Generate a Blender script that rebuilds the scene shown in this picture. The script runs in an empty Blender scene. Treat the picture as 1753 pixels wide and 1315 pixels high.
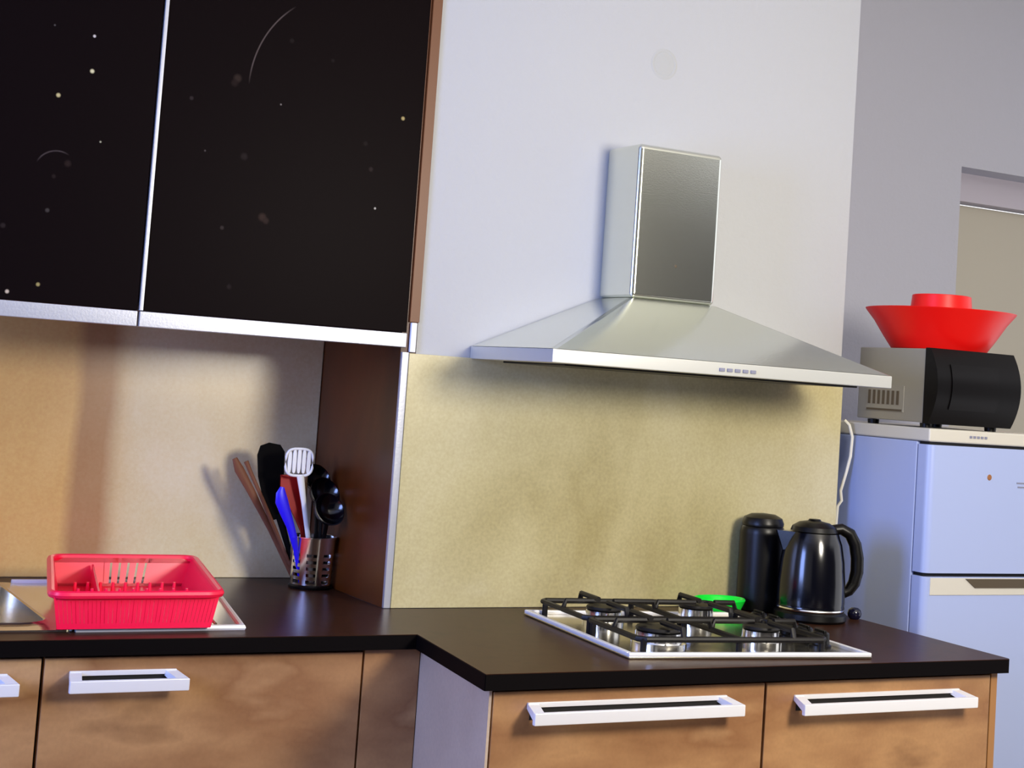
import bpy, bmesh, math, random
from mathutils import Vector, Matrix
random.seed(7)
S = bpy.context.scene
COL = S.collection

# ------------------------------------------------------------------ camera
CAM = (-1.3198, -3.2169, 1.4118)
YAW, PITCH, ROLL = 0.4925, 0.0707, 0.0695
F_PX, SX, SY = 2719.95, 16.72, -196.37
cd = bpy.data.cameras.new('camera')
cam = bpy.data.objects.new('camera', cd); COL.objects.link(cam)
fw = Vector((math.sin(YAW)*math.cos(PITCH), math.cos(YAW)*math.cos(PITCH), math.sin(PITCH)))
rt = Vector((math.cos(YAW), -math.sin(YAW), 0)); up = rt.cross(fw)
c_, s_ = math.cos(ROLL), math.sin(ROLL)
r2 = c_*rt + s_*up; u2 = -s_*rt + c_*up
m = Matrix((r2, u2, -fw)).transposed().to_4x4(); m.translation = CAM
cam.matrix_world = m
cd.sensor_fit = 'HORIZONTAL'; cd.sensor_width = 36.0
cd.lens = F_PX/1753*36.0
cd.shift_x = -SX/1753; cd.shift_y = SY/1753
cd.clip_start = 0.05
S.camera = cam

# ------------------------------------------------------------------ world, lights, exposure
w = bpy.data.worlds.new('world'); S.world = w; w.use_nodes = True
bg = w.node_tree.nodes['Background']
bg.inputs[0].default_value = (0.95, 0.95, 1.0, 1); bg.inputs[1].default_value = 0.9
S.view_settings.view_transform = 'Standard'; S.view_settings.look = 'None'
S.view_settings.gamma = 1.0; S.view_settings.use_curve_mapping = False
S.view_settings.exposure = 0.62

def area(name, loc, target, size, size_y, power, col):
    d = bpy.data.lights.new(name, 'AREA'); d.shape = 'RECTANGLE'; d.size = size; d.size_y = size_y
    d.energy = power; d.color = col
    o = bpy.data.objects.new(name, d); COL.objects.link(o); o.location = loc
    o.rotation_euler = (Vector(target)-Vector(loc)).to_track_quat('-Z', 'Y').to_euler()
    return o
# daylight through the window in the left wall
area('window_daylight', (-2.55, -1.25, 1.62), (0.6, -0.75, 1.3), 0.9, 1.2, 56, (0.26, 0.40, 1.0))
# ceiling lamp: see ceiling_lamp below for its fixture
LAMP = (0.85, -2.35, 1.88)
ld = bpy.data.lights.new('ceiling_lamp_light', 'POINT'); ld.energy = 108; ld.shadow_soft_size = 0.25
ld.color = (1.0, 0.93, 0.80)
lo = bpy.data.objects.new('ceiling_lamp_light', ld); COL.objects.link(lo); lo.location = LAMP

# ------------------------------------------------------------------ materials
def lin(c):
    return tuple(((x/255)/12.92 if x/255 <= .04045 else ((x/255+.055)/1.055)**2.4) for x in c)
def mat(name, col, rough=0.5, metal=0.0, spec=0.5, coat=0.0, bump=0.0, bscale=60):
    m = bpy.data.materials.new(name); m.use_nodes = True
    b = m.node_tree.nodes['Principled BSDF']
    b.inputs['Base Color'].default_value = (*lin(col), 1)
    b.inputs['Roughness'].default_value = rough; b.inputs['Metallic'].default_value = metal
    b.inputs['Specular IOR Level'].default_value = spec; b.inputs['Coat Weight'].default_value = coat
    if bump:
        N = m.node_tree.nodes; L = m.node_tree.links
        tc = N.new('ShaderNodeTexCoord'); n = N.new('ShaderNodeTexNoise'); n.inputs['Scale'].default_value = bscale
        n.inputs['Detail'].default_value = 5
        bp = N.new('ShaderNodeBump'); bp.inputs['Strength'].default_value = bump; bp.inputs['Distance'].default_value = .004
        L.new(tc.outputs['Object'], n.inputs['Vector']); L.new(n.outputs[0], bp.inputs['Height']); L.new(bp.outputs[0], b.inputs['Normal'])
    return m
def mottled(name, cols, scale=(3, 3, 3), rough=0.4, spec=0.4, detail=5, lo=.3, hi=.7, fine=0.12, dist=.4, metal=0, ior=1.5):
    """Laminate with cloudy colour decor."""
    m = mat(name, cols[0], rough, metal, spec)
    m.node_tree.nodes['Principled BSDF'].inputs['IOR'].default_value = ior
    N = m.node_tree.nodes; L = m.node_tree.links; b = N['Principled BSDF']
    tc = N.new('ShaderNodeTexCoord'); mp = N.new('ShaderNodeMapping'); mp.inputs['Scale'].default_value = scale
    geo = N.new('ShaderNodeNewGeometry')
    L.new(geo.outputs['Position'], mp.inputs['Vector'])
    n = N.new('ShaderNodeTexNoise'); n.inputs['Scale'].default_value = 1.0; n.inputs['Detail'].default_value = detail
    n.inputs['Distortion'].default_value = dist
    L.new(mp.outputs[0], n.inputs['Vector'])
    r = N.new('ShaderNodeValToRGB'); e = r.color_ramp.elements
    e[0].position = lo; e[1].position = hi
    e[0].color = (*lin(cols[0]), 1); e[1].color = (*lin(cols[-1]), 1)
    for i, c in enumerate(cols[1:-1]):
        k = e.new(lo+(hi-lo)*(i+1)/(len(cols)-1)); k.color = (*lin(c), 1)
    L.new(n.outputs[0], r.inputs[0])
    f = N.new('ShaderNodeTexNoise'); f.inputs['Scale'].default_value = 140; f.inputs['Detail'].default_value = 3
    L.new(geo.outputs['Position'], f.inputs['Vector'])
    mx = N.new('ShaderNodeMix'); mx.data_type = 'RGBA'; mx.blend_type = 'OVERLAY'; mx.inputs['Factor'].default_value = fine
    L.new(r.outputs[0], mx.inputs[6]); L.new(f.outputs[0], mx.inputs[7]); L.new(mx.outputs[2], b.inputs['Base Color'])
    return m

M = {}
M['wall'] = mat('white_plaster', (184, 186, 190), .9, bump=.25, bscale=90)
M['wall_right'] = mat('grey_plaster', (172, 173, 186), .9, bump=.25, bscale=90)
M['added_wall'] = mat('added_wall_dark', (42, 38, 36), .9)  # kept very dark to dim what the hood reflects
M['patch'] = mat('filler_patch', (181, 183, 184), .95, bump=.5, bscale=60)
M['ceiling'] = mat('ceiling_paint', (225, 224, 220), .9)
M['floor'] = mottled('floor_tiles', [(96, 82, 66), (120, 104, 84)], (4, 4, 4), .5)
M['door_paint'] = mat('door_paint', (172, 166, 152), .5)
M['door_frame'] = mat('door_frame_paint', (176, 170, 182), .5)
M['front'] = mottled('rust_brown_laminate', [(112, 76, 48), (172, 130, 88), (140, 98, 64), (194, 154, 110)], (2.6, 2.6, 6.5), .36, .5, detail=4, lo=.25, hi=.75, dist=.15)
M['side'] = mottled('lilac_grey_laminate', [(170, 150, 132), (188, 168, 148), (178, 158, 138)], (2, 2, 3), .4, .45)
M['splash'] = mottled('sand_laminate', [(172, 158, 108), (200, 188, 140), (216, 206, 164)], (2.6, 2.6, 1.6), .24, .6, fine=.2, ior=1.65)
M['wood'] = mottled('dark_walnut', [(56, 25, 7), (98, 48, 13), (78, 37, 10)], (14, 3, 1.2), .35, .4)
M['wood_edge'] = mat('walnut_edge', (104, 56, 18), .45)
M['worktop'] = mottled('black_brown_worktop', [(46, 26, 17), (58, 35, 24), (52, 30, 20)], (20, 20, 20), .30, .06, ior=1.4)
M['worktop_edge'] = mat('worktop_edge_black', (7, 4, 5), .6, spec=.06)
M['alu'] = mat('aluminium', (184, 187, 198), .38, .55, bump=.05, bscale=200)
M['handle'] = mat('handle_aluminium', (236, 236, 240), .35, .25)
M['panel_edge'] = mat('light_brown_edge', (158, 112, 66), .45)
M['steel'] = mat('brushed_steel', (226, 229, 220), .19, 1.0, bump=.02, bscale=300)
M['rim_steel'] = mat('satin_steel', (206, 207, 202), .4, .45)
M['hobsteel'] = mat('polished_steel', (205, 198, 180), .16, .95)
M['chrome'] = mat('bright_steel', (240, 240, 240), .14, 1.0)
M['iron'] = mat('cast_iron', (14, 11, 11), .5, spec=.3)
M['black_plastic'] = mat('black_plastic', (7, 6, 7), .35, spec=.3)
M['black_nylon'] = mat('black_nylon', (7, 6, 6), .75, spec=.08)
M['kettle'] = mat('kettle_gloss_black', (4, 5, 14), .16, spec=.6)
M['black_door'] = None
M['gap'] = mat('shadow_gap', (8, 6, 6), .8)
M['pink'] = mat('pink_red_plastic', (255, 22, 72), .32, spec=.5)
M['red'] = mat('red_plastic', (226, 12, 8), .4, spec=.4)
M['dark_red'] = mat('dark_red_silicone', (160, 8, 12), .45)
M['blue'] = mat('blue_plastic', (40, 22, 235), .4)
M['white_plastic'] = mat('white_plastic', (240, 242, 244), .4)
M['green'] = mat('green_plastic', (18, 232, 62), .3)
M['brown_wood'] = mat('utensil_wood', (112, 62, 34), .6)
M['beige_wood'] = mat('pale_handle', (186, 152, 110), .6)
M['fridge'] = mat('fridge_white', (166, 180, 222), .34, spec=.5)
M['fridge_trim'] = mat('fridge_trim_cream', (206, 202, 190), .4)
M['badge'] = mat('badge_brown', (150, 96, 52), .5)
M['mark'] = mat('grey_print', (128, 130, 150), .6)
M['mw_body'] = mat('microwave_silver', (150, 146, 134), .38, .35)
M['mw_door'] = mat('microwave_black', (9, 7, 8), .35, spec=.15)
M['mw_glass'] = mat('microwave_glass', (13, 11, 12), .3, spec=.15)
M['vent'] = mat('vent_dark', (78, 66, 48), .6)
M['cable'] = mat('white_cable', (228, 224, 208), .5)
M['cap'] = mat('dark_blue_gloss', (20, 20, 44), .12, spec=.6)

# backsplash behind the sink: same laminate with a broad brown streak, orange tint to its left
def sink_splash():
    m = mottled('sand_laminate_brown_streak', [(212, 184, 132), (226, 206, 160), (236, 222, 188)], (2.6, 2.6, 1.6), .24, .7, fine=.2, ior=1.75)
    N = m.node_tree.nodes; L = m.node_tree.links; b = N['Principled BSDF']
    src = b.inputs['Base Color'].links[0].from_socket
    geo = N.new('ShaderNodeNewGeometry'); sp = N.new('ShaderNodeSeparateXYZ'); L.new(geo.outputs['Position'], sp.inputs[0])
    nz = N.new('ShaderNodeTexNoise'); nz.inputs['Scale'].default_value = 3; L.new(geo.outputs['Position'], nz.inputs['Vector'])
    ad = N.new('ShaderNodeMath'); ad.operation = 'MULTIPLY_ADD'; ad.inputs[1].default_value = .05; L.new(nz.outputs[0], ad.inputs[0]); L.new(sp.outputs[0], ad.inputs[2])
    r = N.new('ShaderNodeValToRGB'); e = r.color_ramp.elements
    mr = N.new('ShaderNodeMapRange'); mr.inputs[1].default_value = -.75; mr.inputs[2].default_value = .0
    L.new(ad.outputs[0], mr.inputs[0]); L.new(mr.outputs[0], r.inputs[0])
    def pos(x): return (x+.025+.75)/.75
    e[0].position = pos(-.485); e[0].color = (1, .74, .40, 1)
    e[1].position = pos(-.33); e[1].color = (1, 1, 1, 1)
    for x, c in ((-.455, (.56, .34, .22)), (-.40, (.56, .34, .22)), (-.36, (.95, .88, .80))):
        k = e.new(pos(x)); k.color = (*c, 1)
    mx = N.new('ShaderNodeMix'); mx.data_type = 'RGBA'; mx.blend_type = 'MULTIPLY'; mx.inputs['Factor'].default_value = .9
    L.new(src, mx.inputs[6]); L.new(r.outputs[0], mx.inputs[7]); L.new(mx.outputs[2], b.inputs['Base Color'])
    return m
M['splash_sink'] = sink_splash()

# black glass doors with dust specks and a hair or two
def dusty(name, specks, arcs):
    m = mat(name, (16, 9, 10), .42, spec=.02)
    N = m.node_tree.nodes; L = m.node_tree.links; b = N['Principled BSDF']
    geo = N.new('ShaderNodeNewGeometry'); cur = None
    base = lin((16, 9, 10))
    def mixin(fac, col):
        nonlocal cur
        mx = N.new('ShaderNodeMix'); mx.data_type = 'RGBA'; L.new(fac, mx.inputs['Factor'])
        if cur is None: mx.inputs[6].default_value = (*base, 1)
        else: L.new(cur, mx.inputs[6])
        mx.inputs[7].default_value = (*lin(col), 1); cur = mx.outputs[2]
    def dist(x, z):
        v = N.new('ShaderNodeVectorMath'); v.operation = 'MULTIPLY'; v.inputs[1].default_value = (1, 0, 1); L.new(geo.outputs['Position'], v.inputs[0])
        d = N.new('ShaderNodeVectorMath'); d.operation = 'DISTANCE'; d.inputs[1].default_value = (x, 0, z); L.new(v.outputs[0], d.inputs[0])
        return d.outputs['Value']
    for x, z, rad, col in specks:
        mr = N.new('ShaderNodeMapRange'); mr.inputs[1].default_value = rad*.4; mr.inputs[2].default_value = rad*1.0
        mr.inputs[3].default_value = 1; mr.inputs[4].default_value = 0; L.new(dist(x, z), mr.inputs[0]); mixin(mr.outputs[0], col)
    for x, z, rad, mx_, mz_, mrad, col in arcs:      # ring of radius rad, shown only near (mx_, mz_)
        a = N.new('ShaderNodeMath'); a.operation = 'SUBTRACT'; a.inputs[1].default_value = rad; L.new(dist(x, z), a.inputs[0])
        ab = N.new('ShaderNodeMath'); ab.operation = 'ABSOLUTE'; L.new(a.outputs[0], ab.inputs[0])
        mr = N.new('ShaderNodeMapRange'); mr.inputs[1].default_value = .0004; mr.inputs[2].default_value = .0022; mr.inputs[3].default_value = .8; mr.inputs[4].default_value = 0
        L.new(ab.outputs[0], mr.inputs[0])
        k = N.new('ShaderNodeMapRange'); k.inputs[1].default_value = mrad*.6; k.inputs[2].default_value = mrad; k.inputs[3].default_value = 1; k.inputs[4].default_value = 0
        L.new(dist(mx_, mz_), k.inputs[0])
        mu = N.new('ShaderNodeMath'); mu.operation = 'MULTIPLY'; L.new(mr.outputs[0], mu.inputs[0]); L.new(k.outputs[0], mu.inputs[1])
        mixin(mu.outputs[0], col)
    L.new(cur, b.inputs['Base Color'])
    return m

# ------------------------------------------------------------------ mesh helpers
def B(): return bmesh.new()
def box(bm, lo, hi, bev=0.0, seg=2, rot=None):
    lo, hi = Vector(lo), Vector(hi); c = (lo+hi)/2; s = hi-lo
    g = bmesh.ops.create_cube(bm, size=1.0); vs = g['verts']
    for v in vs: v.co = Vector((v.co.x*s.x, v.co.y*s.y, v.co.z*s.z))
    if bev:
        es = list({e for v in vs for e in v.link_edges})
        vs = list({v for f in bmesh.ops.bevel(bm, geom=es, offset=bev, segments=seg, profile=.5, affect='EDGES')['faces'] for v in f.verts} | {v for v in vs if v.is_valid})
    for v in vs:
        if rot is not None: v.co = rot @ v.co
        v.co += c
    return vs
def prism(bm, pts, z0, z1):
    a = [bm.verts.new((x, y, z0)) for x, y in pts]; b = [bm.verts.new((x, y, z1)) for x, y in pts]
    n = len(pts); bm.faces.new(a[::-1]); bm.faces.new(b)
    for i in range(n): bm.faces.new((a[i], a[(i+1) % n], b[(i+1) % n], b[i]))
    bmesh.ops.recalc_face_normals(bm, faces=bm.faces)
def hexa(bm, p):                       # 8 corners: bottom loop 4, top loop 4
    v = [bm.verts.new(q) for q in p]
    for f in ((3, 2, 1, 0), (4, 5, 6, 7), (0, 1, 5, 4), (1, 2, 6, 5), (2, 3, 7, 6), (3, 0, 4, 7)): bm.faces.new([v[i] for i in f])
    bmesh.ops.recalc_face_normals(bm, faces=bm.faces)
def tube(bm, pts, r, n=10, flat=1.0, flat_axis=None, cap=True):
    """Round (or flattened) tube through pts; r a number or one per point."""
    pts = [Vector(p) for p in pts]; R = r if isinstance(r, (list, tuple)) else [r]*len(pts)
    rings = []; ref = None
    for i, p in enumerate(pts):
        t = (pts[min(i+1, len(pts)-1)]-pts[max(i-1, 0)]).normalized()
        if flat_axis is not None: a = Vector(flat_axis); a = (a-t*a.dot(t)).normalized()
        else:
            if ref is None: ref = Vector((0, 0, 1)) if abs(t.z) < .9 else Vector((1, 0, 0))
            a = (ref-t*ref.dot(t)).normalized(); ref = a
        b = t.cross(a)
        rings.append([bm.verts.new(p+a*math.cos(k*2*math.pi/n)*R[i]*flat+b*math.sin(k*2*math.pi/n)*R[i]) for k in range(n)])
    for i in range(len(rings)-1):
        for k in range(n): bm.faces.new((rings[i][k], rings[i][(k+1) % n], rings[i+1][(k+1) % n], rings[i+1][k]))
    if cap: bm.faces.new(rings[0][::-1]); bm.faces.new(rings[-1])
    bmesh.ops.recalc_face_normals(bm, faces=bm.faces)
def loop_tube(bm, pts, r, n=8):
    pts = [Vector(p) for p in pts]; rings = []
    for i, p in enumerate(pts):
        t = (pts[(i+1) % len(pts)]-pts[i-1]).normalized(); a = Vector((0, 0, 1)); b = t.cross(a).normalized(); a = b.cross(t)
        rings.append([bm.verts.new(p+a*math.cos(k*2*math.pi/n)*r+b*math.sin(k*2*math.pi/n)*r) for k in range(n)])
    for i in range(len(rings)):
        j = (i+1) % len(rings)
        for k in range(n): bm.faces.new((rings[i][k], rings[i][(k+1) % n], rings[j][(k+1) % n], rings[j][k]))
    bmesh.ops.recalc_face_normals(bm, faces=bm.faces)
def lathe(bm, prof, c=(0, 0, 0), n=40, sx=1.0, sy=1.0):
    rings = []
    for r, z in prof:
        if r < 1e-6: rings.append([bm.verts.new((c[0], c[1], c[2]+z))])
        else: rings.append([bm.verts.new((c[0]+r*sx*math.cos(k*2*math.pi/n), c[1]+r*sy*math.sin(k*2*math.pi/n), c[2]+z)) for k in range(n)])
    for a, b in zip(rings, rings[1:]):
        for k in range(n):
            if len(a) == 1 and len(b) == 1: continue
            if len(a) == 1: bm.faces.new((a[0], b[(k+1) % n], b[k]))
            elif len(b) == 1: bm.faces.new((a[k], a[(k+1) % n], b[0]))
            else: bm.faces.new((a[k], a[(k+1) % n], b[(k+1) % n], b[k]))
    bmesh.ops.recalc_face_normals(bm, faces=bm.faces)
def origin_of(o):
    p = Vector(o.location)
    q = o.parent
    while q: p += Vector(q.location); q = q.parent
    return p
def obj(name, bm, material, parent=None, smooth=True, label=None, rot=None):
    """One mesh object from world-space geometry; under a parent it is shifted to the parent's origin."""
    me = bpy.data.meshes.new(name)
    if parent is None:
        xs = [v.co for v in bm.verts]
        org = Vector(((min(v.x for v in xs)+max(v.x for v in xs))/2, (min(v.y for v in xs)+max(v.y for v in xs))/2, min(v.z for v in xs)))
        loc = org
    else: org = origin_of(parent); loc = Vector((0, 0, 0))
    for v in bm.verts: v.co -= org
    bm.to_mesh(me); bm.free()
    me.materials.append(material)
    if smooth:
        for p in me.polygons: p.use_smooth = True
        try: me.set_sharp_from_angle(angle=math.radians(35))
        except Exception: pass
    o = bpy.data.objects.new(name, me); COL.objects.link(o); o.location = loc
    if smooth: wn = o.modifiers.new('weighted_normal', 'WEIGHTED_NORMAL'); wn.keep_sharp = True
    if parent is not None: o.parent = parent
    if label: o['label'] = label
    return o
def thing(name, label, cat, loc, group=None):
    o = bpy.data.objects.new(name, None); COL.objects.link(o); o.location = loc; o.empty_display_size = .05
    o['label'] = label; o['category'] = cat
    if group: o['group'] = group
    return o
def tag(o, label, cat, group=None):
    o['label'] = label; o['category'] = cat
    if group: o['group'] = group
    return o
def struct(name, bm, material, label, cat, parent=None, smooth=False):
    o = obj(name, bm, material, parent, smooth)
    if parent is None: o['kind'] = 'structure'; o['label'] = label; o['category'] = cat
    return o
def boxo(lo, hi, bev=0, seg=2):
    bm = B(); box(bm, lo, hi, bev, seg); return bm

# ------------------------------------------------------------------ key measures (metres)
YA = .4694              # wall behind the sink; the hood wall stands at y = 0
ZT = .90; TH = .029     # worktop
XW, XWR = .155, 1.358   # left and right corner of the hood wall
CEIL = 2.75

# ------------------------------------------------------------------ setting
struct('floor', boxo((-2.5, -4.6, -.05), (3.6, 1.2, 0)), M['floor'], 'kitchen floor below the cabinets', 'floor')
struct('ceiling', boxo((-2.5, -4.6, CEIL), (3.6, 1.2, CEIL+.05)), M['ceiling'], 'white ceiling above the kitchen', 'ceiling')
struct('wall_back', boxo((XW, 0, 0), (XWR, YA+.12, CEIL)), M['wall'], 'white plaster wall behind the cooker hood', 'wall')
struct('wall_sink', boxo((-2.4, YA, 0), (XW, YA+.12, CEIL)), M['wall'], 'wall of the niche behind the sink', 'wall')
bm = B()
box(bm, (XWR, YA, 0), (2.184, YA+.12, CEIL)); box(bm, (2.184, YA, 2.175), (3.1, YA+.12, CEIL)); box(bm, (3.1, YA, 0), (3.6, YA+.12, CEIL))
struct('wall_right', bm, M['wall_right'], 'pale grey wall behind the fridge', 'wall')
bm = B()   # left wall with a window opening
box(bm, (-2.5, -4.6, 0), (-2.4, -1.75, CEIL)); box(bm, (-2.5, -.75, 0), (-2.4, YA+.12, CEIL))
box(bm, (-2.5, -1.75, 0), (-2.4, -.75, .98)); box(bm, (-2.5, -1.75, 2.28), (-2.4, -.75, CEIL))
struct('wall_left', bm, M['wall'], 'left wall with the window', 'wall')
struct('added_dark_wall', boxo((-2.5, -4.7, 0), (6.5, -4.6, CEIL)), M['added_wall'], 'unseen dark wall added opposite the kitchen for reflections', 'wall')  # added out of view, dark and long so the steel chimney reflects less brightness
bm = B()
for y0, y1, z0, z1 in ((-1.75, -1.70, .98, 2.28), (-.80, -.75, .98, 2.28), (-1.70, -.80, .98, 1.03), (-1.70, -.80, 2.23, 2.28), (-1.27, -1.23, 1.03, 2.23)):
    box(bm, (-2.47, y0, z0), (-2.42, y1, z1))
struct('window_1', bm, M['white_plastic'], 'white window frame in the left wall', 'window')
# doorway at the far right: frame head, then the door leaf
bm = B()
box(bm, (2.184, YA+.10, 2.085), (3.1, YA+.17, 2.175)); box(bm, (2.184, YA+.125, 0), (2.25, YA+.17, 2.085)); box(bm, (3.04, YA+.125, 0), (3.1, YA+.17, 2.085))
struct('trim_1', bm, M['door_frame'], 'grey frame of the doorway beside the fridge', 'door frame')
d1 = struct('door_1', boxo((2.252, YA+.14, .01), (3.038, YA+.18, 2.078), .003), M['door_paint'], 'cream door in the doorway behind the fridge', 'door')
bm = B(); tube(bm, [(2.97, YA+.14, 1.03), (2.97, YA+.09, 1.03), (2.87, YA+.09, 1.03)], .009)
obj('door_handle', bm, M['chrome'], d1)
# plastered-over duct hole above the hood
bm = B(); lathe(bm, [(0, .0008), (.026, .0008), (.029, .0002), (.031, .0012), (.035, .0010), (.038, 0)], n=48)
for v in bm.verts: v.co = Vector((.759+v.co.x, -v.co.z, 2.205+v.co.y))
bmesh.ops.recalc_face_normals(bm, faces=bm.faces)
struct('trim_2', bm, M['patch'], 'faint round plastered patch on the white wall above the hood', 'wall patch', smooth=True)

# laminate splashbacks
tag(obj('splashback', boxo((.1355, -.009, ZT+.0005), (XWR+.003, -.001, 1.458), .001), M['splash'], smooth=False),
    'sand coloured laminate splashback behind the gas hob, under the hood', 'splashback')
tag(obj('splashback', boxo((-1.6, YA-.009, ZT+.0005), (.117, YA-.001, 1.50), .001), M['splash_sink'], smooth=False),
    'brownish laminate splashback with a brown streak behind the pink dish rack', 'splashback')
# aluminium corner strip on the left edge of the hob splashback, white cap above it
t = thing('corner_strip', 'pale metal strip down the left edge of the hob splashback', 'trim strip', (.126, -.006, ZT))
obj('strip', boxo((.1175, -.010, ZT), (.1345, 0.0, 1.460), .002), M['alu'], t)
obj('end_cap', boxo((.136, -.009, 1.4605), (.150, 0.0, 1.526), .002), M['white_plastic'], t, label='white cap above the metal strip')

# walnut end panel closing the niche
t = thing('end_panel', 'dark walnut panel closing the right side of the sink niche', 'panel', (.135, .23, ZT))
obj('panel', boxo((.1185, .0005, ZT), (.1535, YA-.009, CEIL-.3)), M['wood'], t, smooth=False)
obj('front_edge', boxo((.132, -.006, 1.527), (.1555, 0.0, CEIL-.3), .001), M['wood_edge'], t, smooth=False, label='lighter brown front edge of the panel')

# ------------------------------------------------------------------ wall cabinets
# dust specks (x, z, radius, colour) and hairs (circle centre and radius, shown near a point)
SP_L = [(-0.6679, 1.9177, 0.0055, (186, 170, 118)), (-0.6057, 1.9758, 0.0055, (205, 195, 150)), (-0.6073, 2.0473, 0.0039, (200, 190, 180)), (-0.5769, 1.8356, 0.0028, (150, 145, 120)), (-0.6376, 1.7838, 0.0088, (38, 28, 25)), (-0.7318, 1.5188, 0.005, (190, 170, 145)), (-0.6741, 1.5378, 0.005, (150, 135, 85)), (-0.6691, 1.6861, 0.0055, (60, 54, 50)), (-0.6626, 1.7548, 0.0055, (34, 26, 24)), (-0.6871, 2.0565, 0.0028, (70, 64, 60)), (-0.7511, 1.6469, 0.0066, (40, 32, 30))]
SP_R = [(-0.3032, 2.0079, 0.011, (46, 36, 31)), (-0.3087, 1.997, 0.0099, (34, 25, 23)), (-0.2247, 1.7214, 0.011, (50, 37, 32)), (-0.2163, 1.7148, 0.0088, (44, 33, 29)), (-0.2752, 1.8448, 0.0099, (34, 27, 26)), (0.0815, 1.9761, 0.0055, (165, 148, 100)), (0.0309, 1.7691, 0.0033, (170, 165, 155)), (-0.2036, 1.9662, 0.0028, (110, 102, 96)), (0.0142, 1.8538, 0.0066, (40, 32, 31)), (-0.3981, 1.9515, 0.0055, (46, 38, 37)), (-0.3104, 1.6897, 0.0055, (50, 42, 40)), (-0.2848, 1.5681, 0.0066, (32, 25, 25)), (-0.1903, 2.1065, 0.0066, (30, 24, 23)), (-0.0029, 1.9085, 0.0066, (30, 24, 23)), (-0.0939, 2.0786, 0.0055, (28, 22, 22)), (-0.3603, 1.8461, 0.0028, (70, 62, 60))]
AR_L = [(-.6576, 1.7623, .0440, -.6716, 1.8041, .036, (70, 60, 58))]
AR_R = [(-.0426, 1.9961, .2351, -.2530, 2.1012, .105, (92, 80, 76))]
DOORZ1 = 2.44
def wall_cabinet(x0, x1, label, specks, arcs, hinge):
    t = thing('wall_cabinet', label, 'wall cabinet', ((x0+x1)/2, .24, 1.475), 'black wall cabinets above the sink')
    obj('body', boxo((x0+.002, .027, 1.512), (x1-.002, YA-.001, DOORZ1), .001), M['wood'], t, smooth=False)
    d = obj('door', boxo((x0+.0085, .0, 1.503), (x1-.0015, .02, DOORZ1), .0015), dusty('black_gloss_door', specks, arcs), t, smooth=False)
    obj('handle_strip', boxo((x0+.0015, -.004, 1.470), (x1-.0015, .02, 1.5018), .002), M['alu'], d, label='brushed metal grip strip along the bottom of the door')
    obj('edge_strip', boxo((x0+.0005, -.003, 1.503), (x0+.0085, .0195, DOORZ1), .001), M['alu'], d, label='thin pale metal strip between the black doors')
    return t
wall_cabinet(-.470, .1305, 'black gloss wall cabinet next to the white hood wall', SP_R, AR_R, 1)
wall_cabinet(-1.07, -.471, 'black gloss wall cabinet at the left edge, left of the pale vertical strip', SP_L, AR_L, 0)

# ------------------------------------------------------------------ worktop and base cabinets
XIN = .0521
bm = B()
prism(bm, [(-.62, -.3302), (XIN, -.3302), (0, -.7292), (1.246, -.7292), (1.2534, -.722), (1.2916, -.012), (.1345, -.012), (.116, -.012), (.116, YA-.009), (-.62, YA-.009)], ZT-TH, ZT)
box(bm, (-1.7, -.3302, ZT-TH), (-.62, -.212, ZT)); box(bm, (-1.7, .312, ZT-TH), (-.62, YA-.009, ZT)); box(bm, (-1.7, -.212, ZT-TH), (-1.112, .312, ZT))
wt = tag(obj('worktop', bm, M['worktop'], smooth=False), 'stepped black brown worktop running under the sink and the gas hob', 'worktop')
bm = B()   # black edging along the front of the worktop
def edging(pts, th=.0015):
    for (x0, y0), (x1, y1) in zip(pts, pts[1:]):
        d = Vector((x1-x0, y1-y0, 0)).normalized(); n = Vector((d.y, -d.x, 0))*th
        hexa(bm, [(x0, y0, ZT-TH), (x1, y1, ZT-TH), (x1+n.x, y1+n.y, ZT-TH), (x0+n.x, y0+n.y, ZT-TH), (x0, y0, ZT-.0012), (x1, y1, ZT-.0012), (x1+n.x, y1+n.y, ZT-.0012), (x0+n.x, y0+n.y, ZT-.0012)])
edging([(-1.7, -.3302), (XIN, -.3302), (0, -.7292), (1.246, -.7292), (1.2534, -.722), (1.2916, -.012)])
obj('edging', bm, M['worktop_edge'], wt, smooth=False, label='black front edge of the worktop')

ZB = ZT-TH-.001
def pull(x0, x1, y, zc, parent):
    """Loop handle: front bar, slanted ends and a thin back rail, with an open slot between."""
    bm = B(); o = .036
    box(bm, (x0+.012, y-o-.010, zc-.017), (x1-.006, y-o, zc+.005), .002)
    box(bm, (x0+.020, y-.005, zc+.006), (x1-.020, y+.0005, zc+.015), .001)
    for xa, xb in ((x0+.012, x0+.020), (x1-.006, x1-.020)):
        s = 1 if xb > xa else -1
        hexa(bm, [(xa, y-o-.008, zc-.012), (xa+s*.022, y-o-.004, zc-.012), (xb+s*.022, y+.0005, zc+.004), (xb, y+.0005, zc+.004),
                  (xa, y-o-.008, zc+.004), (xa+s*.022, y-o-.004, zc+.004), (xb+s*.022, y+.0005, zc+.014), (xb, y+.0005, zc+.014)])
    h = obj('handle', bm, M['handle'], parent, label='white metal loop handle')
    obj('grip_recess_or_shade', boxo((x0+.026, y-.0012, zc-.016), (x1-.022, y+.002, zc+.0055)), M['gap'], h, smooth=False, label='dark strip painted as the shade behind the handle')  # flat dark strip on the door, painted in for the slot's shade
    return h
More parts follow.
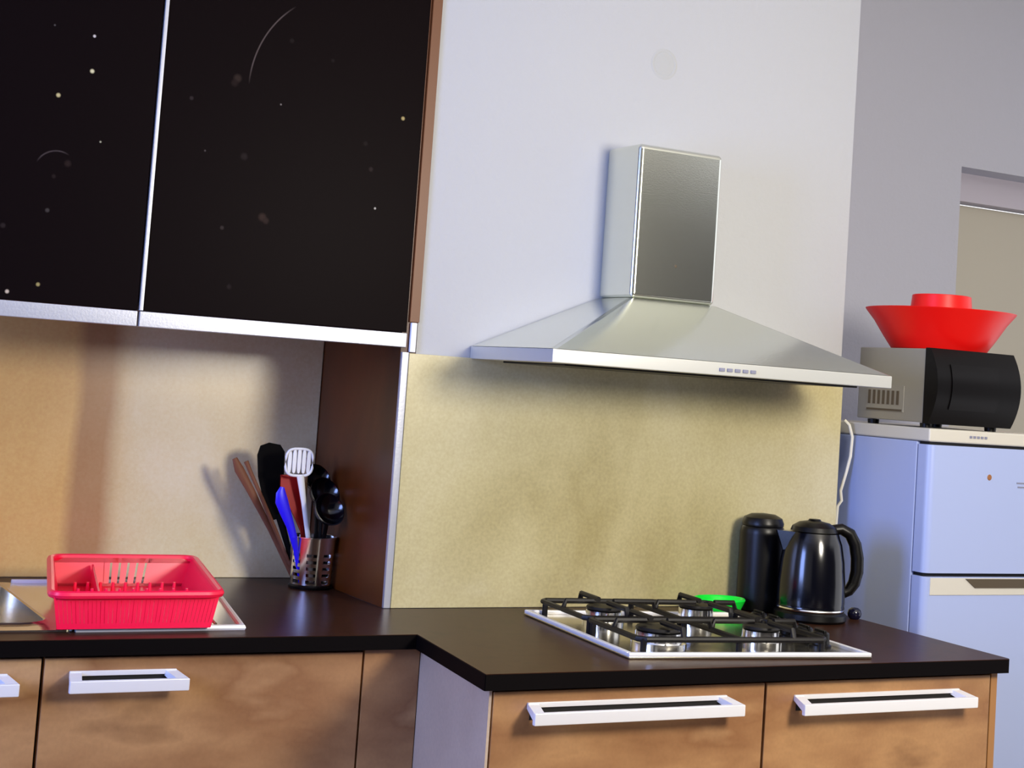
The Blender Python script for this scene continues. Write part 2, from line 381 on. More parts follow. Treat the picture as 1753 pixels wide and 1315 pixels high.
def base_cabinet(x0, x1, yf, yb, label, hx0, hx1, hz, bx0=None, bz=None):
    t = thing('base_cabinet', label, 'base cabinet', ((x0+x1)/2, (yf+yb)/2, 0), 'brown base cabinets under the worktop')
    obj('body', boxo((bx0 or x0+.001, yf+.022, .10), (x1-.001, yb, bz or ZB), 0), M['gap'], t, smooth=False)
    obj('plinth', boxo((bx0 or x0+.001, yf+.06, .0), (x1-.001, yf+.075, .0995), 0), M['wood'], t, smooth=False)
    d = obj('door', boxo((x0+.003, yf, .12), (x1-.003, yf+.02, ZB-.006), .0012), M['front'], t, smooth=False)
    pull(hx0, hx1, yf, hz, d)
    return t
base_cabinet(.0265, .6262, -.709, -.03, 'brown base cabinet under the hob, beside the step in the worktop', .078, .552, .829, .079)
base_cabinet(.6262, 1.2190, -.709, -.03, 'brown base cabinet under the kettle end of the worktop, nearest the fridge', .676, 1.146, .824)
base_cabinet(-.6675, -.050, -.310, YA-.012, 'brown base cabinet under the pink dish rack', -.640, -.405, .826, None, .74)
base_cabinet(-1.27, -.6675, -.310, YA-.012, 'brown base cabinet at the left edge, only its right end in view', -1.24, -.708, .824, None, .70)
tag(obj('end_panel', boxo((1.220, -.708, 0), (1.238, -.02, ZB), .001), M['panel_edge'], smooth=False), 'light brown end panel on the right of the hob cabinets, by the fridge', 'panel')
bm = B(); hexa(bm, [(.0725, -.309, 0), (.0205, -.7085, 0), (.0258, -.7085, 0), (.0775, -.309, 0), (.0725, -.309, ZB), (.0205, -.7085, ZB), (.0258, -.7085, ZB), (.0775, -.309, ZB)])
tag(obj('side_panel', bm, M['side'], smooth=False), 'lilac grey side panel at the step between the two cabinet runs', 'panel')
tag(obj('filler_panel', boxo((-.0485, -.309, 0), (.0715, -.291, ZB), .001), M['front'], smooth=False), 'narrow brown filler panel in the inner corner of the cabinets', 'panel')

# ------------------------------------------------------------------ cooker hood
HX0, HX1, HY, HZ0, HZ1 = .2885, 1.196, -.379, 1.4561, 1.4854
CX0, CX1, CY, CZ0, CZ1 = .614, .848, -.147, 1.6205, 1.978
t = thing('cooker_hood', 'stainless steel chimney cooker hood on the white wall above the hob', 'cooker hood', ((HX0+HX1)/2, -.18, HZ0))
bm = B()
hexa(bm, [(HX0, HY, HZ1), (HX1, HY, HZ1), (HX1, -.001, HZ1), (HX0, -.001, HZ1), (CX0-.004, CY-.004, CZ0), (CX1+.004, CY-.004, CZ0), (CX1+.004, -.001, CZ0), (CX0-.004, -.001, CZ0)])
bmesh.ops.bevel(bm, geom=[e for e in bm.edges if abs(e.verts[0].co.z-e.verts[1].co.z) > .05], offset=.006, segments=3, affect='EDGES')
obj('canopy', bm, M['steel'], t)
rim = obj('rim', boxo((HX0, HY, HZ0), (HX1, -.001, HZ1-.0003), .0025, 2), M['rim_steel'], t)
obj('filter', boxo((HX0+.06, HY+.05, HZ0-.004), (HX1-.06, -.05, HZ0+.004), .001), M['iron'], t, smooth=False)
bm = B()
for k in range(5): box(bm, (.706+k*.021, HY-.003, HZ0+.009), (.706+k*.021+.014, HY+.001, HZ0+.0165), .001)
obj('button_row', bm, M['mark'], rim)
ch = obj('chimney', boxo((CX0, CY, CZ0), (CX1, -.001, CZ1), .012, 4), M['steel'], t)
bm = B(); lathe(bm, [(0, .0015), (.003, .001), (.004, 0)], n=12)
for v in bm.verts: v.co = Vector((.731+v.co.x, CY-v.co.z, 1.704+v.co.y))
obj('screw', bm, M['vent'], ch)

# ------------------------------------------------------------------ gas hob
HC = Vector((.6578, -.4021, ZT)); HR = -.1068
hob = thing('gas_hob', 'stainless steel gas hob with four burners set in the worktop', 'gas hob', HC); hob.rotation_euler = (0, 0, HR)
def lobj(name, bm, material, parent, label=None):       # geometry already in the thing's own coordinates
    me = bpy.data.meshes.new(name); bm.to_mesh(me); bm.free(); me.materials.append(material)
    for p in me.polygons: p.use_smooth = True
    me.set_sharp_from_angle(angle=math.radians(35))
    o = bpy.data.objects.new(name, me); COL.objects.link(o); o.parent = parent
    wn = o.modifiers.new('weighted_normal', 'WEIGHTED_NORMAL'); wn.keep_sharp = True
    if label: o['label'] = label
    return o
hw, hd = .2755, .262
bm = B(); box(bm, (-hw, -hd, .0003), (hw, hd, .005), .0015)
tray = lobj('tray', bm, M['hobsteel'], hob)
bm = B()
for lo, hi in (((-hw, -hd, .004), (hw, -hd+.012, .0125)), ((-hw, hd-.012, .004), (hw, hd, .0125)), ((-hw, -hd+.012, .004), (-hw+.012, hd-.012, .0125)), ((hw-.012, -hd+.012, .004), (hw, hd-.012, .0125))):
    box(bm, lo, hi, .0025)
lobj('rim', bm, M['handle'], tray, 'bright raised rim of the hob')
BUR = [(-.150, -.140, .052), (.098, -.120, .042), (-.150, .120, .042), (.100, .165, .042)]
for x, y, r in BUR:
    bm = B(); lathe(bm, [(0, .005), (r*1.08, .005), (r*1.08, .014), (r*.94, .016), (r*.92, .034), (r*.84, .036), (0, .036)], (x, y, 0), 32)
    b = lobj('burner', bm, M['chrome'], hob)
    bm = B(); lathe(bm, [(0, .0365), (r*.9, .0365), (r*.93, .039), (r*.88, .043), (0, .0445)], (x, y, 0), 32)
    lobj('burner_cap', bm, M['iron'], b, 'black enamelled burner cap')
GZ = .053
for (y0, y1) in ((-.245, -.008), (.004, .245)):
    bm = B(); x0, x1 = -.245, .178; r = .0060; yc = (y0+y1)/2
    loop_tube(bm, [(x0, y0+.012, GZ-.018), (x0+.012, y0, GZ-.018), (x1-.012, y0, GZ-.018), (x1, y0+.012, GZ-.018), (x1, y1-.012, GZ-.018), (x1-.012, y1, GZ-.018), (x0+.012, y1, GZ-.018), (x0, y1-.012, GZ-.018)], r, 8)
    for x in (-.150, .099):
        for sx, sy in ((-1, 0), (1, 0), (0, -1), (0, 1)):
            ex = x + (sx*.085 if sx else 0); ey = yc+(sy*(y1-y0)/2 if sy else 0)
            if sx == -1: ex = x0 if x < 0 else -.024
            if sx == 1: ex = -.024 if x < 0 else x1
            ix, iy = x+sx*.024, yc+sy*.024
            tube(bm, [(ex, ey, GZ-.018), (ex-sx*.006, ey-sy*.006, GZ), (ix, iy, GZ)], r, 8)
    tube(bm, [(-.024, y0, GZ-.018), (-.024, y1, GZ-.018)], r, 8)
    for fx in (x0+.01, -.024, x1-.01):
        for fy in (y0+.004, y1-.004): tube(bm, [(fx, fy, .005), (fx, fy, GZ-.016)], r*1.1, 8)
    lobj('pan_support', bm, M['iron'], hob, 'black cast iron pan support')
for k in range(5):
    y = -.155+k*.062
    bm = B(); lathe(bm, [(0, .005), (.024, .005), (.024, .010), (.020, .012), (.0185, .034), (.015, .037), (0, .037)], (.220, y, 0), 24)
    box(bm, (.2165, y-.019, .026), (.2235, y+.019, .042), .002)
    lobj('knob', bm, M['black_plastic'], hob, 'black control knob')

# ------------------------------------------------------------------ kettle
kx, ky = 1.128, -.212
t = thing('kettle', 'glossy black electric kettle on the worktop right of the hob', 'kettle', (kx, ky, ZT))
bm = B(); lathe(bm, [(0, .001), (.083, .001), (.086, .006), (.085, .018), (.078, .024), (0, .024)], (kx, ky, ZT), 40)
obj('power_base', bm, M['black_plastic'], t)
bm = B(); lathe(bm, [(0, .0255), (.076, .0255), (.080, .032), (.079, .038), (.080, .044), (.079, .09), (.075, .14), (.068, .180), (.058, .205), (0, .207)], (kx, ky, ZT), 48)
obj('body', bm, M['kettle'], t)
bm = B(); lathe(bm, [(0, .2075), (.056, .2075), (.052, .218), (.036, .228), (.016, .232), (.013, .236), (0, .237)], (kx, ky, ZT), 40)
obj('lid', bm, M['black_plastic'], t)
hdv = Vector((.93, -.37, 0)).normalized()
def hp(r, z): return (kx+hdv.x*r, ky+hdv.y*r, ZT+z)
bm = B(); tube(bm, [hp(.040, .212), hp(.066, .216), hp(.088, .206), hp(.102, .182), hp(.109, .150), hp(.110, .118), hp(.104, .090), hp(.092, .072), hp(.076, .064)], [.012, .0135, .0145, .015, .0155, .0155, .0145, .013, .012], 16)
obj('handle', bm, M['black_plastic'], t)
bm = B()
sv = -hdv; sn = Vector((-sv.y, sv.x, 0))
def sp_(r, o, z): return tuple(Vector((kx, ky, ZT+z))+sv*r+sn*o)
hexa(bm, [sp_(.060, -.020, .165), sp_(.060, .020, .165), sp_(.074, .004, .160), sp_(.074, -.004, .160), sp_(.050, -.026, .205), sp_(.050, .026, .205), sp_(.092, .006, .206), sp_(.092, -.006, .206)])
obj('spout', bm, M['kettle'], t)
bm = B(); lathe(bm, [(0, .0245), (.0795, .0245), (.0805, .0275), (.079, .0305), (0, .0305)], (kx, ky, ZT), 40)
obj('metal_band', bm, M['chrome'], t, label='thin shiny metal band at the foot of the kettle')
bm = B(); lathe(bm, [(0, 0), (.010, 0), (.0155, .006), (.017, .014), (.0145, .022), (.008, .027), (0, .028)], (1.262, -.215, ZT), 24)
tag(obj('round_cap', bm, M['cap']), 'small shiny dark round cap on the worktop right of the kettle', 'cap')

# ------------------------------------------------------------------ green oval dish behind the hob
bm = B(); lathe(bm, [(0, .0005), (.050, .0005), (.054, .004), (.055, .02), (.055, .185), (.052, .200), (.048, .204), (0, .204)], (1.083, -.072, ZT), 40)
jg = obj('jug', bm, M['black_plastic'])
tag(jg, 'plain black jug standing behind the kettle against the splashback, half hidden by the kettle', 'jug')
bm = B(); lathe(bm, [(0, .2045), (.050, .2045), (.051, .212), (.046, .224), (.030, .232), (0, .235)], (1.083, -.072, ZT), 40)
obj('lid', bm, M['black_plastic'], jg)
bm = B(); gx, gy = .950, -.095
lathe(bm, [(0, .002), (.035, .001), (.052, .008), (.066, .029), (.072, .033), (.075, .029), (.062, .006), (.040, 0), (0, 0)][::-1], (gx, gy, ZT+.001), 40, .90, .66)
tag(obj('oval_dish', bm, M['green']), 'bright green oval plastic dish between the hob and the kettle', 'dish')

# ------------------------------------------------------------------ sink with drainer
t = thing('sink', 'stainless steel sink with drainer under the pink dish rack', 'sink', (-.7, .05, ZT))
def plate(pts, z0, z1, mname, pname, label=None):
    bm = B(); prism(bm, pts, z0, z1); return obj(pname, bm, M[mname], t, smooth=False, label=label)
plate([(-.60, -.252), (-.283, -.252), (-.160, .352), (-.60, .352)], ZT+.0005, ZT+.003, 'hobsteel', 'drainer')
bm = B()
pts = [(-.602, -.252), (-.283, -.252), (-.160, .352), (-.602, .352)]
tube(bm, [(x, y, ZT+.004) for x, y in pts], .0065, 8); 
obj('rim', bm, M['handle'], t, label='bright raised rim of the drainer')
bm = B()
for k in range(7): tube(bm, [(-.56+k*.04, -.2, ZT+.003), (-.56+k*.04+.07, .3, ZT+.003)], .003, 6)
obj('groove_set', bm, M['hobsteel'], t)
# basin: rounded rectangular bowl left of the drainer
bm = B(); bx0, bx1, by0, by1 = -1.10, -.640, -.20, .30
def rr(x0, x1, y0, y1, r, z, n=6):
    out = []
    for cx, cy, a0 in ((x1-r, y1-r, 0), (x0+r, y1-r, 90), (x0+r, y0+r, 180), (x1-r, y0+r, 270)):
        for k in range(n+1):
            a = math.radians(a0+90*k/n); out.append((cx+r*math.cos(a), cy+r*math.sin(a), z))
    return out
loops = [rr(bx0-.05, bx1+.04, by0-.052, by1+.052, .02, ZT+.0005), rr(bx0-.05, bx1+.04, by0-.052, by1+.052, .02, ZT+.004), rr(bx0-.012, bx1+.012, by0-.012, by1+.012, .06, ZT+.005), rr(bx0-.004, bx1+.004, by0-.004, by1+.004, .055, ZT+.010), rr(bx0, bx1, by0, by1, .05, ZT+.008), rr(bx0+.003, bx1-.003, by0+.003, by1-.003, .05, ZT-.01), rr(bx0+.012, bx1-.012, by0+.012, by1-.012, .05, ZT-.12), rr(bx0+.04, bx1-.04, by0+.04, by1-.04, .04, ZT-.15)]
vl = [[bm.verts.new(p) for p in lp] for lp in loops]
for a, b in zip(vl, vl[1:]):
    for k in range(len(a)): bm.faces.new((a[k], a[(k+1) % len(a)], b[(k+1) % len(a)], b[k]))
bm.faces.new(vl[-1]); bmesh.ops.recalc_face_normals(bm, faces=bm.faces)
obj('basin', bm, M['hobsteel'], t)

# ------------------------------------------------------------------ pink dish rack
RZ0, RZ1 = ZT+.0075, ZT+.070
top = [Vector((-.652, -.275, RZ1)), Vector((-.338, -.266, RZ1)), Vector((-.232, .262, RZ1)), Vector((-.540, .262, RZ1))]
bot = [Vector((-.640, -.268, RZ0)), Vector((-.352, -.268, RZ0)), Vector((-.256, .245, RZ0)), Vector((-.530, .245, RZ0))]
t = thing('dish_rack', 'bright pink plastic dish rack standing on the sink drainer', 'dish rack', (-.44, 0, RZ0))
def lerp(a, b, f): return a*(1-f)+b*f
def wall_slats(i, n, thick, f0=0.0, f1=1.0, z0=0.0, z1=1.0, gap=.22):
    """Vertical slats filling one side wall of the rack."""
    bm = B(); j = (i+1) % 4; inward = (sum(bot, Vector())/4-(bot[i]+bot[j])/2).normalized()*thick
    for k in range(n):
        a, b = f0+(f1-f0)*k/n, f0+(f1-f0)*(k+1-gap)/n
        q = [lerp(bot[i], bot[j], a), lerp(bot[i], bot[j], b), lerp(bot[i], bot[j], b)+inward, lerp(bot[i], bot[j], a)+inward,
             lerp(top[i], top[j], a), lerp(top[i], top[j], b), lerp(top[i], top[j], b)+inward, lerp(top[i], top[j], a)+inward]
        lo = [lerp(q[m_], q[m_+4], z0) for m_ in range(4)]; hi = [lerp(q[m_], q[m_+4], z1) for m_ in range(4)]
        hexa(bm, lo+hi)
    for za, zb in ((0, .16), (.84, 1.0)):      # rails tying the slats together
        q = [bot[i], bot[j], bot[j]+inward, bot[i]+inward, top[i], top[j], top[j]+inward, top[i]+inward]
        hexa(bm, [lerp(q[m_], q[m_+4], za) for m_ in range(4)]+[lerp(q[m_], q[m_+4], zb) for m_ in range(4)])
    return bm
for i, n, g in ((0, 40, .10), (1, 44, .10), (3, 44, .10)):
    obj('side_wall', wall_slats(i, n, .004, gap=g), M['pink'], t, smooth=False)
bk = wall_slats(2, 6, .004, .28, .66, gap=.28)
for f0, f1 in ((0, .28), (.634, 1)):
    b2 = wall_slats(2, 1, .004, f0, f1, gap=0); me_ = bpy.data.meshes.new('tmp'); b2.to_mesh(me_); b2.free(); bk.from_mesh(me_); bpy.data.meshes.remove(me_)
obj('side_wall', bk, M['pink'], t, smooth=False, label='back wall with a row of six slots')
bm = B()
def rounded_loop(ps, r, out):
    o = []
    for k in range(4):
        p, a, b = ps[k], ps[k-1], ps[(k+1) % 4]
        da, db = (a-p).normalized(), (b-p).normalized(); p = p-(da+db)*out
        for s in range(7):
            f = s/6; o.append((p+da*r)*(1-f)**2+2*f*(1-f)*p+(p+db*r)*f*f)
    return o
loop_tube(bm, rounded_loop(top, .035, .004), .0075, 8)
obj('rim', bm, M['pink'], t)
bm = B(); hexa(bm, bot+[v+Vector((0, 0, .004)) for v in bot])
obj('floor_grid', bm, M['pink'], t, smooth=False)
for k in range(9):     # plate pegs standing along the front and the middle
    f = .12+k*.09
    for g in (.10, .55):
        p = lerp(lerp(bot[0], bot[1], f), lerp(bot[3], bot[2], f), g)
        bm = B(); tube(bm, [p+Vector((0, 0, .003)), p+Vector((0, 0, .066 if g < .3 else .045))], [.0055, .0028], 6)
        obj('plate_peg', bm, M['pink'], t)
bm = B()
a0, a1 = lerp(bot[0], bot[1], .26), lerp(bot[3], bot[2], .26); hexa(bm, [a0, a0+Vector((.004, 0, 0)), a1+Vector((.004, 0, 0)), a1, a0+Vector((0, 0, .05)), a0+Vector((.004, 0, .05)), a1+Vector((.004, 0, .05)), a1+Vector((0, 0, .05))])
obj('divider', bm, M['pink'], t, smooth=False)

# ------------------------------------------------------------------ utensil pot and the utensils in it
ux, uy = .066, .300; UR0, UR1, UH = .047, .054, .119
t = thing('utensil_pot', 'perforated steel utensil pot on the worktop in front of the niche panel', 'utensil pot', (ux, uy, ZT))
bm = B(); n = 40; zs = [0.001, .014, .022, .030, .037, .045, .052, .060, .067, .075, .082, .119]
rows = []
for z in zs:
    r = UR0+(UR1-UR0)*z/UH
    rows.append([bm.verts.new((ux+r*math.cos(k*2*math.pi/n), uy+r*math.sin(k*2*math.pi/n), ZT+z)) for k in range(n)])
for i in range(len(zs)-1):
    for k in range(n):
        if i in (1, 3, 5, 7, 9) and k % 5 in (1, 2, 3): continue
        bm.faces.new((rows[i][k], rows[i][(k+1) % n], rows[i+1][(k+1) % n], rows[i+1][k]))
bm.faces.new(rows[0][::-1]); bmesh.ops.recalc_face_normals(bm, faces=bm.faces)
bmesh.ops.solidify(bm, geom=bm.faces[:], thickness=.0012)
obj('pot', bm, M['chrome'], t)
bm = B(); bmr = UR1+.001
loop_tube(bm, [(ux+bmr*math.cos(k*math.pi/16), uy+bmr*math.sin(k*math.pi/16), ZT+UH) for k in range(32)], .0018, 6)
obj('rim', bm, M['chrome'], t)
bm = B(); lathe(bm, [(0, .0005), (.050, .0005), (.051, .006), (.048, .010), (0, .010)], (ux, uy, ZT), 32)
obj('base_ring', bm, M['black_plastic'], t, label='black foot of the pot')
GR = 'utensils standing in the steel pot'
def slab(bm, pts, y, th, slope=0.0):      # outline in x,z with real thickness in y
    zs_ = [p[1] for p in pts]; z0 = min(zs_)
    f = [bm.verts.new((x, y-th/2+slope*(z-z0), z)) for x, z in pts]; k = [bm.verts.new((x, y+th/2+slope*(z-z0), z)) for x, z in pts]
    n = len(pts); bm.faces.new(f); bm.faces.new(k[::-1])
    for i in range(n): bm.faces.new((f[i], k[i], k[(i+1) % n], f[(i+1) % n]))
    bmesh.ops.recalc_face_normals(bm, faces=bm.faces)
def ell(cx, cz, rx, rz, n=24, p=2.0, rot=0):
    o = []
    for k in range(n):
        a = 2*math.pi*k/n; c, s = math.cos(a), math.sin(a)
        x = rx*math.copysign(abs(c)**(2/p), c); z = rz*math.copysign(abs(s)**(2/p), s)
        o.append((cx+x*math.cos(rot)-z*math.sin(rot), cz+x*math.sin(rot)+z*math.cos(rot)))
    return o
# white slotted skimmer
t = thing('skimmer', 'white skimmer with a rounded square head in the steel pot', 'skimmer', (.06, .29, ZT+.012), GR)
bm = B()
for k in range(5): slab(bm, ell(-.0225+k*.0115, 1.192+.002*(2-abs(k-2)), .0046, .026+.002*(2-abs(k-2)), 12, 3), .262, .003)
loop = ell(.001, 1.192, .033, .031, 32, 3.2)
loop_tube(bm, [(x, .262, z) for x, z in loop], .0032, 8)
obj('head', bm, M['white_plastic'], t)
bm = B(); tube(bm, [(.006, .262, 1.162), (.022, .268, 1.10), (.042, .275, 1.02), (.062, .285, .915)], [.009, .0062, .006, .006], 10, .6, (0, 1, 0))
obj('shaft', bm, M['white_plastic'], t)
# red spatula
t = thing('spatula', 'dark red spatula behind the white skimmer in the steel pot', 'spatula', (.05, .30, ZT+.012), GR)
bm = B(); slab(bm, [(-.031, 1.160), (.020, 1.163), (.028, 1.14), (.037, 1.075), (.040, 1.035), (.028, 1.030), (.006, 1.070), (-.016, 1.105), (-.030, 1.135)][::-1], .290, .005)
obj('blade', bm, M['dark_red'], t)
bm = B(); tube(bm, [(.030, .290, 1.045), (.042, .294, .99), (.055, .300, .915)], [.006, .005, .005], 8)
obj('shaft', bm, M['dark_red'], t)
# blue spoon
t = thing('spoon', 'blue plastic spoon in the steel pot, left of the red spatula', 'spoon', (.045, .285, ZT+.012), GR)
bm = B(); tube(bm, [(-.034, .266, 1.134), (-.036, .266, 1.120), (-.033, .266, 1.102), (-.022, .267, 1.078), (-.006, .268, 1.045), (.006, .270, 1.015)], [.005, .012, .0155, .0135, .010, .009], 14, .45, (0, 1, 0))
obj('bowl', bm, M['blue'], t)
bm = B(); tube(bm, [(.004, .270, 1.020), (.014, .274, .99), (.036, .285, .915)], [.009, .006, .005], 10, .6, (0, 1, 0))
obj('shaft', bm, M['blue'], t)
# black turner
t = thing('turner', 'large black turner with a long blade, tallest at the back of the steel pot', 'turner', (.04, .33, ZT+.012), GR)
bm = B(); slab(bm, [(-.072, 1.20), (-.066, 1.222), (-.045, 1.230), (-.018, 1.226), (-.006, 1.21), (-.004, 1.16), (.002, 1.10), (.012, 1.06), (-.022, 1.05), (-.050, 1.10), (-.066, 1.15)][::-1], .345, .004)
obj('blade', bm, M['black_nylon'], t)
bm = B(); tube(bm, [(-.008, .345, 1.065), (.018, .338, .99), (.040, .325, .915)], [.010, .007, .006], 8)
obj('shaft', bm, M['black_nylon'], t)
# wooden tongs
t = thing('tongs', 'brown wooden tongs leaning out of the steel pot to the left', 'tongs', (.03, .32, ZT+.012), GR)
for dx, dz, tx in ((0, 0, 0), (.028, -.006, .004)):
    bm = B(); tube(bm, [(-.124+dx, .352, 1.190+dz), (-.112+dx*.9, .350, 1.165), (-.080+dx*.7, .345, 1.115), (-.030+dx*.4, .336, 1.03), (.030+tx, .318, .918)], [.006, .0115 if dx == 0 else .005, .0095 if dx == 0 else .0045, .006, .005], 10, .5, (0, 1, 0))
    obj('arm', bm, M['brown_wood'], t)
# wooden handled utensil
t = thing('wooden_spoon', 'pale handled spoon standing upright behind the white skimmer', 'spoon', (.06, .325, ZT+.012), GR)
bm = B(); tube(bm, [(.046, .335, 1.184), (.046, .335, 1.180), (.046, .333, 1.135), (.048, .315, .915)], [.004, .006, .0065, .005], 10)
obj('shaft', bm, M['beige_wood'], t)
bm = B(); tube(bm, [(.0455, .335, 1.199), (.0457, .335, 1.193), (.046, .335, 1.178)], [.005, .0078, .0076], 10)
obj('end_knob', bm, M['brown_wood'], t)
# black ladles and spoons
def ladle(label, hx, hz, hy, r, bx, by, name='ladle'):
    t = thing(name, label, name.replace('_', ' '), (bx, by, ZT+.012), GR)
    bm = B(); lathe(bm, [(0, -r*.62), (r*.55, -r*.5), (r*.9, -r*.2), (r, .1*r), (r*.94, .12*r), (r*.8, -r*.12), (r*.45, -r*.4), (0, -r*.5)], (0, 0, 0), 28)
    rot = Matrix.Rotation(math.radians(62), 4, 'X') @ Matrix.Rotation(math.radians(12), 4, 'Y')
    for v in bm.verts: v.co = rot @ v.co + Vector((hx, hy, hz))
    obj('bowl', bm, M['kettle'], t)
    bm = B(); tube(bm, [(hx*.92+bx*.08, hy+r*.3, hz-r*.7), (hx*.6+bx*.4, hy*.42+by*.58, hz*.6+.932*.4-.01), (bx, by, .915)], [.007, .005, .005], 8)
    obj('shaft', bm, M['black_plastic'], t)
ladle('black ladle just right of the white skimmer in the steel pot', .078, 1.120, .285, .040, .074, .292)
ladle('black ladle at the far right of the steel pot, against the walnut panel', .070, 1.088, .230, .040, .082, .282)
ladle('black serving spoon standing highest on the right of the steel pot', .080, 1.150, .345, .036, .086, .325, 'serving_spoon')

# ------------------------------------------------------------------ fridge
FX0, FX1, FY, FYB, FZ = 1.4155, 1.965, -.28, .30, 1.369
t = thing('fridge_freezer', 'white fridge freezer standing right of the worktop', 'fridge', ((FX0+FX1)/2, 0, 0))
obj('body', boxo((FX0, FY+.047, .04), (FX1, FYB, 1.3355), .004), M['fridge'], t)
obj('top_cover', boxo((FX0-.001, FY+.003, 1.336), (FX1+.001, FYB, FZ), .005, 3), M['fridge_trim'], t)
for (fx, fy) in ((FX0+.04, FY+.10), (FX1-.04, FY+.10), (FX0+.04, FYB-.05), (FX1-.04, FYB-.05)):
    bm = B(); lathe(bm, [(0, 0), (.018, 0), (.018, .04), (0, .041)], (fx, fy, 0), 16); obj('foot', bm, M['black_plastic'], t)
def fdoor(z0, z1, name, label=None):
    bm = B(); pts = []
    r = .018
    pts = [(FX0+.0015, FY+.043), (FX1-.0015, FY+.043)]
    for cx, a0 in ((FX1-.0015-r, 0), (FX0+.0015+r, -90)):
        for k in range(7):
            a = math.radians(a0-90*k/6); pts.append((cx+r*math.cos(a), FY+r+r*math.sin(a)))
    prism(bm, pts, z0, z1)
    return obj(name, bm, M['fridge'], t, label=label)
fz = fdoor(1.019, 1.329, 'freezer_door'); fr = fdoor(.12, 1.010, 'fridge_door')
obj('gasket', boxo((FX0+.008, FY+.012, .13), (FX1-.008, FY+.0455, 1.335)), M['gap'], t, smooth=False)
# grip: cream band with a dark trapezoid recess at the top of the fridge door
bm = B(); box(bm, (FX0+.02, FY-.0025, .966), (FX1-.02, FY+.004, 1.008), .002); obj('grip_band', bm, M['fridge_trim'], fr)
bm = B(); gq = [(1.548, 1.006), (1.580, .984), (1.88, .984), (1.91, 1.006)]
slab(bm, gq, FY-.003, .004); obj('grip_recess_or_shade', bm, M['vent'], fr, smooth=False, label='dark grip recess along the top of the fridge door')
bm = B(); lathe(bm, [(0, .0015), (.006, .0015), (.0075, 0)], n=20)
for v in bm.verts: v.co = Vector((1.615+v.co.x, FY-v.co.z, 1.256+v.co.y))
obj('badge', bm, M['badge'], fz, label='small brown round badge')
bm = B(); box(bm, (1.708, FY-.0012, 1.243), (1.742, FY+.001, 1.2465)); box(bm, (1.712, FY-.0012, 1.233), (1.742, FY+.001, 1.2365)); obj('printed_mark', bm, M['mark'], fz, smooth=False)
bm = B()
for k in range(5): box(bm, (1.545+k*.0125, FY+.0015, 1.350), (1.545+k*.0125+.008, FY+.004, 1.356))
obj('printed_mark', bm, M['mark'], t, smooth=False)

# ------------------------------------------------------------------ microwave
MX0, MX1, MY0, MY1, MZ0, MZ1 = 1.409, 1.684, -.255, -.012, 1.3815, 1.563
t = thing('microwave', 'silver microwave with a black door on top of the fridge', 'microwave', ((MX0+MX1)/2, -.13, FZ))
bd = obj('body', boxo((MX0, MY0, MZ0), (MX1, MY1, MZ1), .003), M['mw_body'], t)
bm = B(); nn = 14; A_, B_ = [], []
for k in range(nn+1):          # door bulging forward along its height
    f = k/nn; z = MZ0-.002+(MZ1-MZ0+.004)*f; y = MY0-.018-.030*(1-(2*f-1)**2)
    A_.append(bm.verts.new((MX0-.001, y, z))); B_.append(bm.verts.new((MX1+.001, y, z)))
a0 = bm.verts.new((MX0-.001, MY0-.0005, MZ0-.002)); a1 = bm.verts.new((MX0-.001, MY0-.0005, MZ1+.002)); b0 = bm.verts.new((MX1+.001, MY0-.0005, MZ0-.002)); b1 = bm.verts.new((MX1+.001, MY0-.0005, MZ1+.002))
for k in range(nn): bm.faces.new((A_[k], B_[k], B_[k+1], A_[k+1]))
bm.faces.new(A_+[a1, a0]); bm.faces.new((B_+[b1, b0])[::-1]); bm.faces.new((a0, a1, b1, b0)); bm.faces.new((A_[0], a0, b0, B_[0])); bm.faces.new((A_[-1], B_[-1], b1, a1))
bmesh.ops.recalc_face_normals(bm, faces=bm.faces)
dr = obj('door', bm, M['mw_door'], t)
bm = B(); A_, B_ = [], []
for k in range(11):
    f = .2+.6*k/10; z = MZ0-.002+(MZ1-MZ0+.004)*f; y = MY0-.018-.030*(1-(2*f-1)**2)
    for arr, x in ((A_, MX0+.045), (B_, MX1-.075)): arr.append((x, y, z))
va = [bm.verts.new((x, y-.0015, z)) for x, y, z in A_]; vb = [bm.verts.new((x, y-.0015, z)) for x, y, z in B_]
for k in range(10): bm.faces.new((va[k], vb[k], vb[k+1], va[k+1]))
bmesh.ops.recalc_face_normals(bm, faces=bm.faces); bmesh.ops.solidify(bm, geom=bm.faces[:], thickness=-.001)
obj('window', bm, M['mw_glass'], dr, label='slightly lighter glass window in the black door')
obj('vent_panel', boxo((MX0-.0012, -.185, 1.402), (MX0+.001, -.045, 1.468), .0008), M['mw_body'], bd)
bm = B()
for k in range(7): box(bm, (MX0-.0025, -.168+k*.0175, 1.420), (MX0+.001, -.168+k*.0175+.0085, 1.455))
box(bm, (MX0-.0025, -.180, 1.404), (MX0+.001, -.050, 1.409))
obj('vent_slots', bm, M['vent'], bd, smooth=False, label='dark cooling slots in the side')
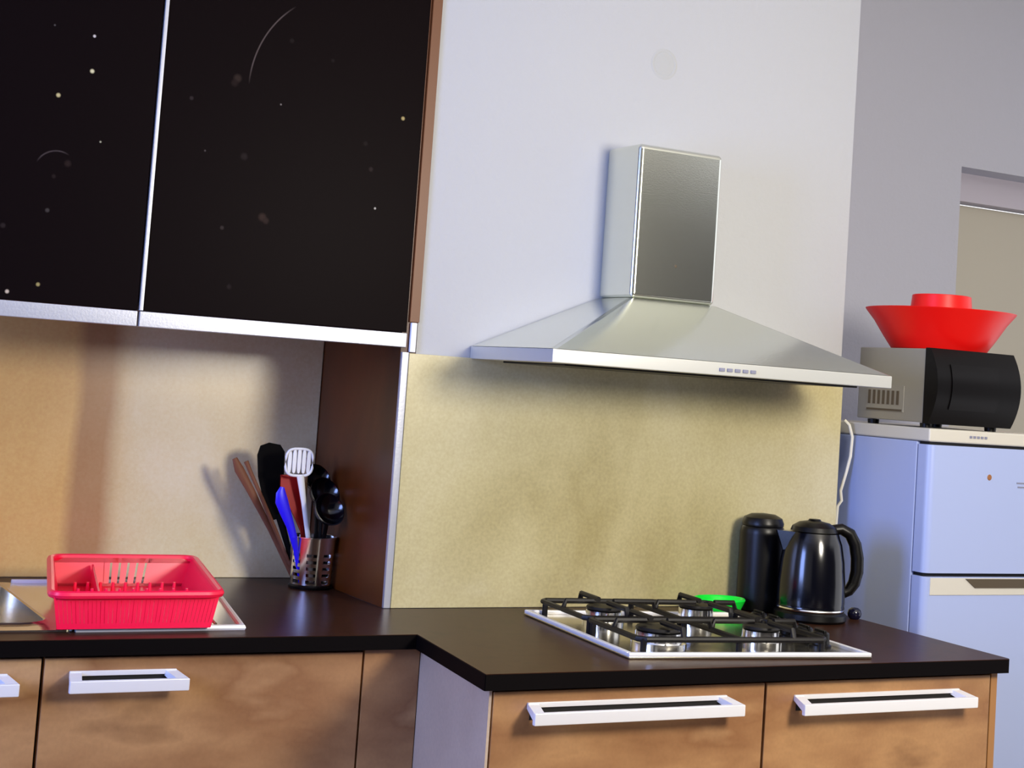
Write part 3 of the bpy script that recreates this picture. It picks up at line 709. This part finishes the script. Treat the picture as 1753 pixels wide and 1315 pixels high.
for fx in (MX0+.03, MX1-.03):
    for fy in (MY0+.02, MY1-.03):
        bm = B(); lathe(bm, [(0, 0), (.014, 0), (.015, .011), (0, .0122)], (fx, fy, FZ+.0003), 16); obj('foot', bm, M['black_plastic'], t)

# red bowls on the microwave
rx, ry = 1.566, -.130; rz = MZ1+.0005
bm = B(); lathe(bm, [(0, 0), (.112, 0), (.120, .004), (.142, .036), (.166, .074), (.187, .100), (.189, .104), (.184, .104), (.162, .078), (.137, .040), (.112, .010), (0, .007)], (rx, ry, rz), 56)
tag(obj('bowl', bm, M['red']), 'wide red plastic bowl standing on the microwave', 'bowl')
bm = B(); z0 = .0405
lathe(bm, [(.130, z0), (.126, z0+.002), (.110, .080), (.082, .103), (.0775, .106), (.074, .143), (.071, .1445), (.068, .143), (.069, .110), (0, .106), (0, .100), (.075, .099), (.104, .078), (.122, z0)], (rx+.002, ry, rz), 48)
tag(obj('bowl', bm, M['red']), 'smaller red bowl upside down inside the wide red bowl, its foot showing on top', 'bowl')

# white cable hanging beside the fridge
bm = B(); tube(bm, [(1.384, .006, 1.372), (1.396, .0, 1.360), (1.403, -.006, 1.33), (1.402, -.004, 1.28), (1.395, 0.0, 1.24), (1.386, .008, 1.19), (1.389, .006, 1.165), (1.382, .012, 1.150), (1.380, .02, .95), (1.385, .03, .3), (1.39, .05, .006)], .0042, 8)
tag(obj('power_cable', bm, M['cable']), 'white power cable hanging between the hob wall and the fridge', 'cable')

# ceiling lamp in the room, in front of the kitchen (outside the view)
t = thing('ceiling_lamp', 'globe ceiling lamp hanging in front of the kitchen', 'lamp', (LAMP[0], LAMP[1], LAMP[2]+.14))
bm = B(); tube(bm, [(LAMP[0], LAMP[1], LAMP[2]+.26), (LAMP[0], LAMP[1], CEIL-.03)], .012, 10); obj('stem', bm, M['alu'], t)
bm = B(); lathe(bm, [(0, -.03), (.06, -.03), (.06, -.002), (0, -.002)], (LAMP[0], LAMP[1], CEIL), 24); obj('ceiling_rose', bm, M['white_plastic'], t)
bm = B(); lathe(bm, [(0, .30), (.03, .295), (.035, .255), (0, .25)], (LAMP[0], LAMP[1], LAMP[2]), 24); obj('lamp_holder', bm, M['white_plastic'], t)
